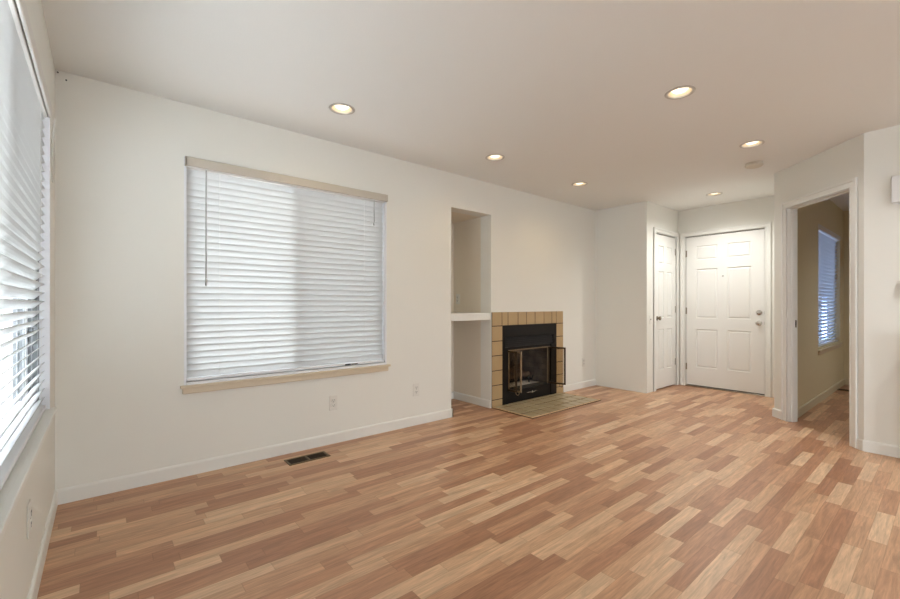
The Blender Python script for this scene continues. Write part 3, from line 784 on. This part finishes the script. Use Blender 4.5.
# ------------------------------------------------------------ outlets and switches (face -y, then turned)
def make_outlet(label, loc, rz):
    r = thing('wall_outlet', label, 'outlet', loc, rz, group='white wall outlets near the floor')
    MB().box(-0.036, 0.036, -0.006, -0.0005, -0.059, 0.059, 0.003, 2).build('cover_plate', M['plastic'], r)
    for s in (-1, 1):
        zc = s * 0.0205
        so = MB().box(-0.017, 0.017, -0.0085, -0.005, zc - 0.0145, zc + 0.0145, 0.004, 2).build('socket', M['plastic'], r)
        sl = MB().box(-0.0085, -0.0055, -0.0092, -0.008, zc - 0.002, zc + 0.009); sl.box(0.0055, 0.0085, -0.0092, -0.008, zc - 0.001, zc + 0.008)
        sl.box(-0.003, 0.003, -0.0092, -0.008, zc - 0.011, zc - 0.006, 0.001)
        sl.build('slot', M['dark'], so)
    MB().lathe([(0, 0), (0.003, 0), (0.003, 0.001), (0, 0.0014)], Matrix.Translation((0, -0.006, 0)) @ Matrix.Rotation(PI / 2, 4, 'X'), 10).build('screw', M['chrome'], r)
    return r
o1 = make_outlet('white wall outlet under the front window, above the floor vent side', (1.440, YW, 0.328), 0)
o1['label'] = 'white wall outlet directly below the large blind on the fireplace wall'
copy_thing(o1, (2.256, YW, 0.330), 0, 'white wall outlet between the large blind and the niche')
copy_thing(o1, (5.018, YW, 0.348), 0, 'small wall outlet between the fireplace and the closet wall')
copy_thing(o1, (XL, 2.116, 0.355), PI / 2, 'white wall outlet below the sill of the side window')
o5 = copy_thing(o1, (AL[1], 3.765, 1.19), -PI / 2, 'outlet plate inside the niche just above its shelf')

sw = thing('light_switch', 'white light switch on the closet wall beside the narrow door', 'switch', (5.400, YC, 0.930), 0)
MB().box(-0.030, 0.030, -0.006, -0.0005, -0.057, 0.057, 0.003, 2).build('cover_plate', M['plastic'], sw)
MB().box(-0.005, 0.005, -0.016, -0.005, -0.002, 0.014, 0.002).build('toggle', M['hinge'], sw)

# chime box and thermostat on the right wall (face -X)
ch = thing('door_chime', 'square white chime box high on the wall past the doorway', 'chime', (XR, 0.197, 1.966), -PI / 2)
MB().box(-0.105, 0.105, -0.046, -0.0005, -0.098, 0.098, 0.004, 2).build('chime_cover', M['wplastic'], ch)
MB().box(-0.098, 0.098, -0.012, -0.0002, -0.104, 0.104).build('back_plate', M['wplastic'], ch)
th = thing('thermostat', 'white thermostat edge on the wall below the chime box', 'thermostat', (XR, 0.192, 1.235), -PI / 2)
MB().box(-0.070, 0.070, -0.026, -0.0005, -0.060, 0.060, 0.006, 2).build('thermostat_body', M['wplastic'], th)
MB().box(-0.035, 0.035, -0.0268, -0.024, 0.0, 0.04, 0.001).build('display', M['blackl'], th)

# ------------------------------------------------------------ floor vents
def make_vent(name, label, loc, rz, w=0.300, d=0.125):
    r = thing(name, label, 'vent', loc, rz)
    f = MB(); b = 0.016
    f.box(-w / 2, w / 2, -d / 2, -d / 2 + b, 0.0005, 0.006, 0.0015); f.box(-w / 2, w / 2, d / 2 - b, d / 2, 0.0005, 0.006, 0.0015)
    f.box(-w / 2, -w / 2 + b, -d / 2 + b, d / 2 - b, 0.0005, 0.006, 0.0015); f.box(w / 2 - b, w / 2, -d / 2 + b, d / 2 - b, 0.0005, 0.006, 0.0015)
    f.box(-0.007, 0.007, -d / 2 + b, d / 2 - b, 0.0005, 0.006, 0.0015)
    f.build('frame', M['register'], r)
    MB().box(-w / 2 + 0.01, w / 2 - 0.01, -d / 2 + 0.01, d / 2 - 0.01, 0.0003, 0.0015).build('duct_opening', M['dark'], r)
    g = MB()
    n = 14
    for s in (-1, 1):
        for k in range(n):
            x = s * (0.013 + (w / 2 - b - 0.016) * (k + 0.5) / n)
            g.box(x - 0.0012, x + 0.0012, -d / 2 + b, d / 2 - b, 0.0015, 0.0045)
    g.build('grille', M['grout'], r)
    return r
make_vent('floor_vent', 'brown metal floor vent below the large blind', (1.152, 3.018, 0), 0)
make_vent('floor_vent', 'dark floor vent at the far end of the bedroom floor', (7.50, 0.86, 0), PI / 2)

# ------------------------------------------------------------ recessed lamps and smoke detector
def make_lamp(label, x, y):
    r = thing('recessed_light', label, 'ceiling light', (x, y, H), 0, group='recessed ceiling lights')
    MB().lathe([(HR - 0.004, 0.012), (HR - 0.004, -0.002), (HR - 0.001, -0.005), (HR + 0.008, -0.0055), (HR + 0.014, -0.003), (HR + 0.016, -0.0003), (HR + 0.002, -0.0003)], None, 40).build('trim_ring', M['ring'], r)
    MB().lathe([(HR - 0.003, -0.001), (HR - 0.010, 0.03), (HR - 0.022, 0.07), (0.03, 0.090), (0, 0.090)], None, 40).build('reflector', M['reflector'], r)
    b = MB().lathe([(0, 0.003), (0.022, 0.0045), (0.038, 0.009), (0.048, 0.018), (0.046, 0.030), (0.026, 0.062), (0.018, 0.088)], None, 32).build('bulb', M['bulb'], r)
    return r
labels = ['recessed ceiling light directly above the large front blind', 'recessed ceiling light above the niche', 'recessed ceiling light over the fireplace',
          'largest recessed ceiling light, alone in the middle of the ceiling', 'recessed ceiling light beside the smoke detector', 'recessed ceiling light before the entry door',
          'recessed ceiling light over the added half wall', 'unseen ceiling light added to brighten the bedroom']
l0 = make_lamp(labels[0], *LAMPS[0])
lamp_roots = [l0] + [copy_thing(l0, (x, y, H), 0, lb) for (x, y), lb in zip(LAMPS[1:], labels[1:])]
for (x, y) in LAMPS:
    ld = bpy.data.lights.new('lamp_beam', 'SPOT'); ld.energy = LAMP_W * {0: 0.46, 1: 0.42, 2: 0.52, 3: 1.2, 4: 0.9, 5: 3.5, 6: 2.4, 7: 2.9}.get(LAMPS.index((x, y)), 1.0); ld.color = LAMP_WARM if LAMPS.index((x, y)) < 3 else LAMP_COL
    ld.spot_size = R(152); ld.spot_blend = 0.9; ld.shadow_soft_size = 0.045
    o = bpy.data.objects.new('lamp_beam', ld); COL.objects.link(o); o.location = (x, y, H - 0.012)
    o.parent = None

sd = thing('smoke_detector', 'round white smoke detector on the ceiling near the doorway', 'smoke detector', (4.672, 1.20, H))
MB().lathe([(0, -0.0003), (0.068, -0.0003), (0.068, -0.010), (0.060, -0.012), (0, -0.012)], None, 36).build('mounting_base', M['detector'], sd)
MB().lathe([(0.064, -0.014), (0.071, -0.018), (0.070, -0.026), (0.058, -0.036), (0.030, -0.040), (0, -0.041)], None, 36).build('cover', M['detector'], sd)
MB().lathe([(0.055, -0.011), (0.058, -0.011), (0.058, -0.017), (0.055, -0.017)], None, 36).build('vent_slot', M['dark'], sd)

# two nail heads left in the corner below the ceiling
def nail(label, x, z):
    xf = Matrix.Rotation(PI / 2, 4, 'X')
    o = MB().lathe([(0, 0), (0.0018, 0), (0.0018, 0.006), (0.0042, 0.007), (0.0038, 0.010), (0, 0.011)], xf, 12).build('nail', M['dark'])
    o.location = (x, YW, z); tag(o, label, 'nail')
nail('dark nail head tight in the corner just under the ceiling', XL + 0.012, 2.424)
nail('small nail head lower than the corner nail', -0.158, 2.392)

# ------------------------------------------------------------ outside
struct('ground', MB().box(-12, 20, -12, 20, -0.32, -0.22), M['ground'], 'grey ground outside the windows', 'ground')
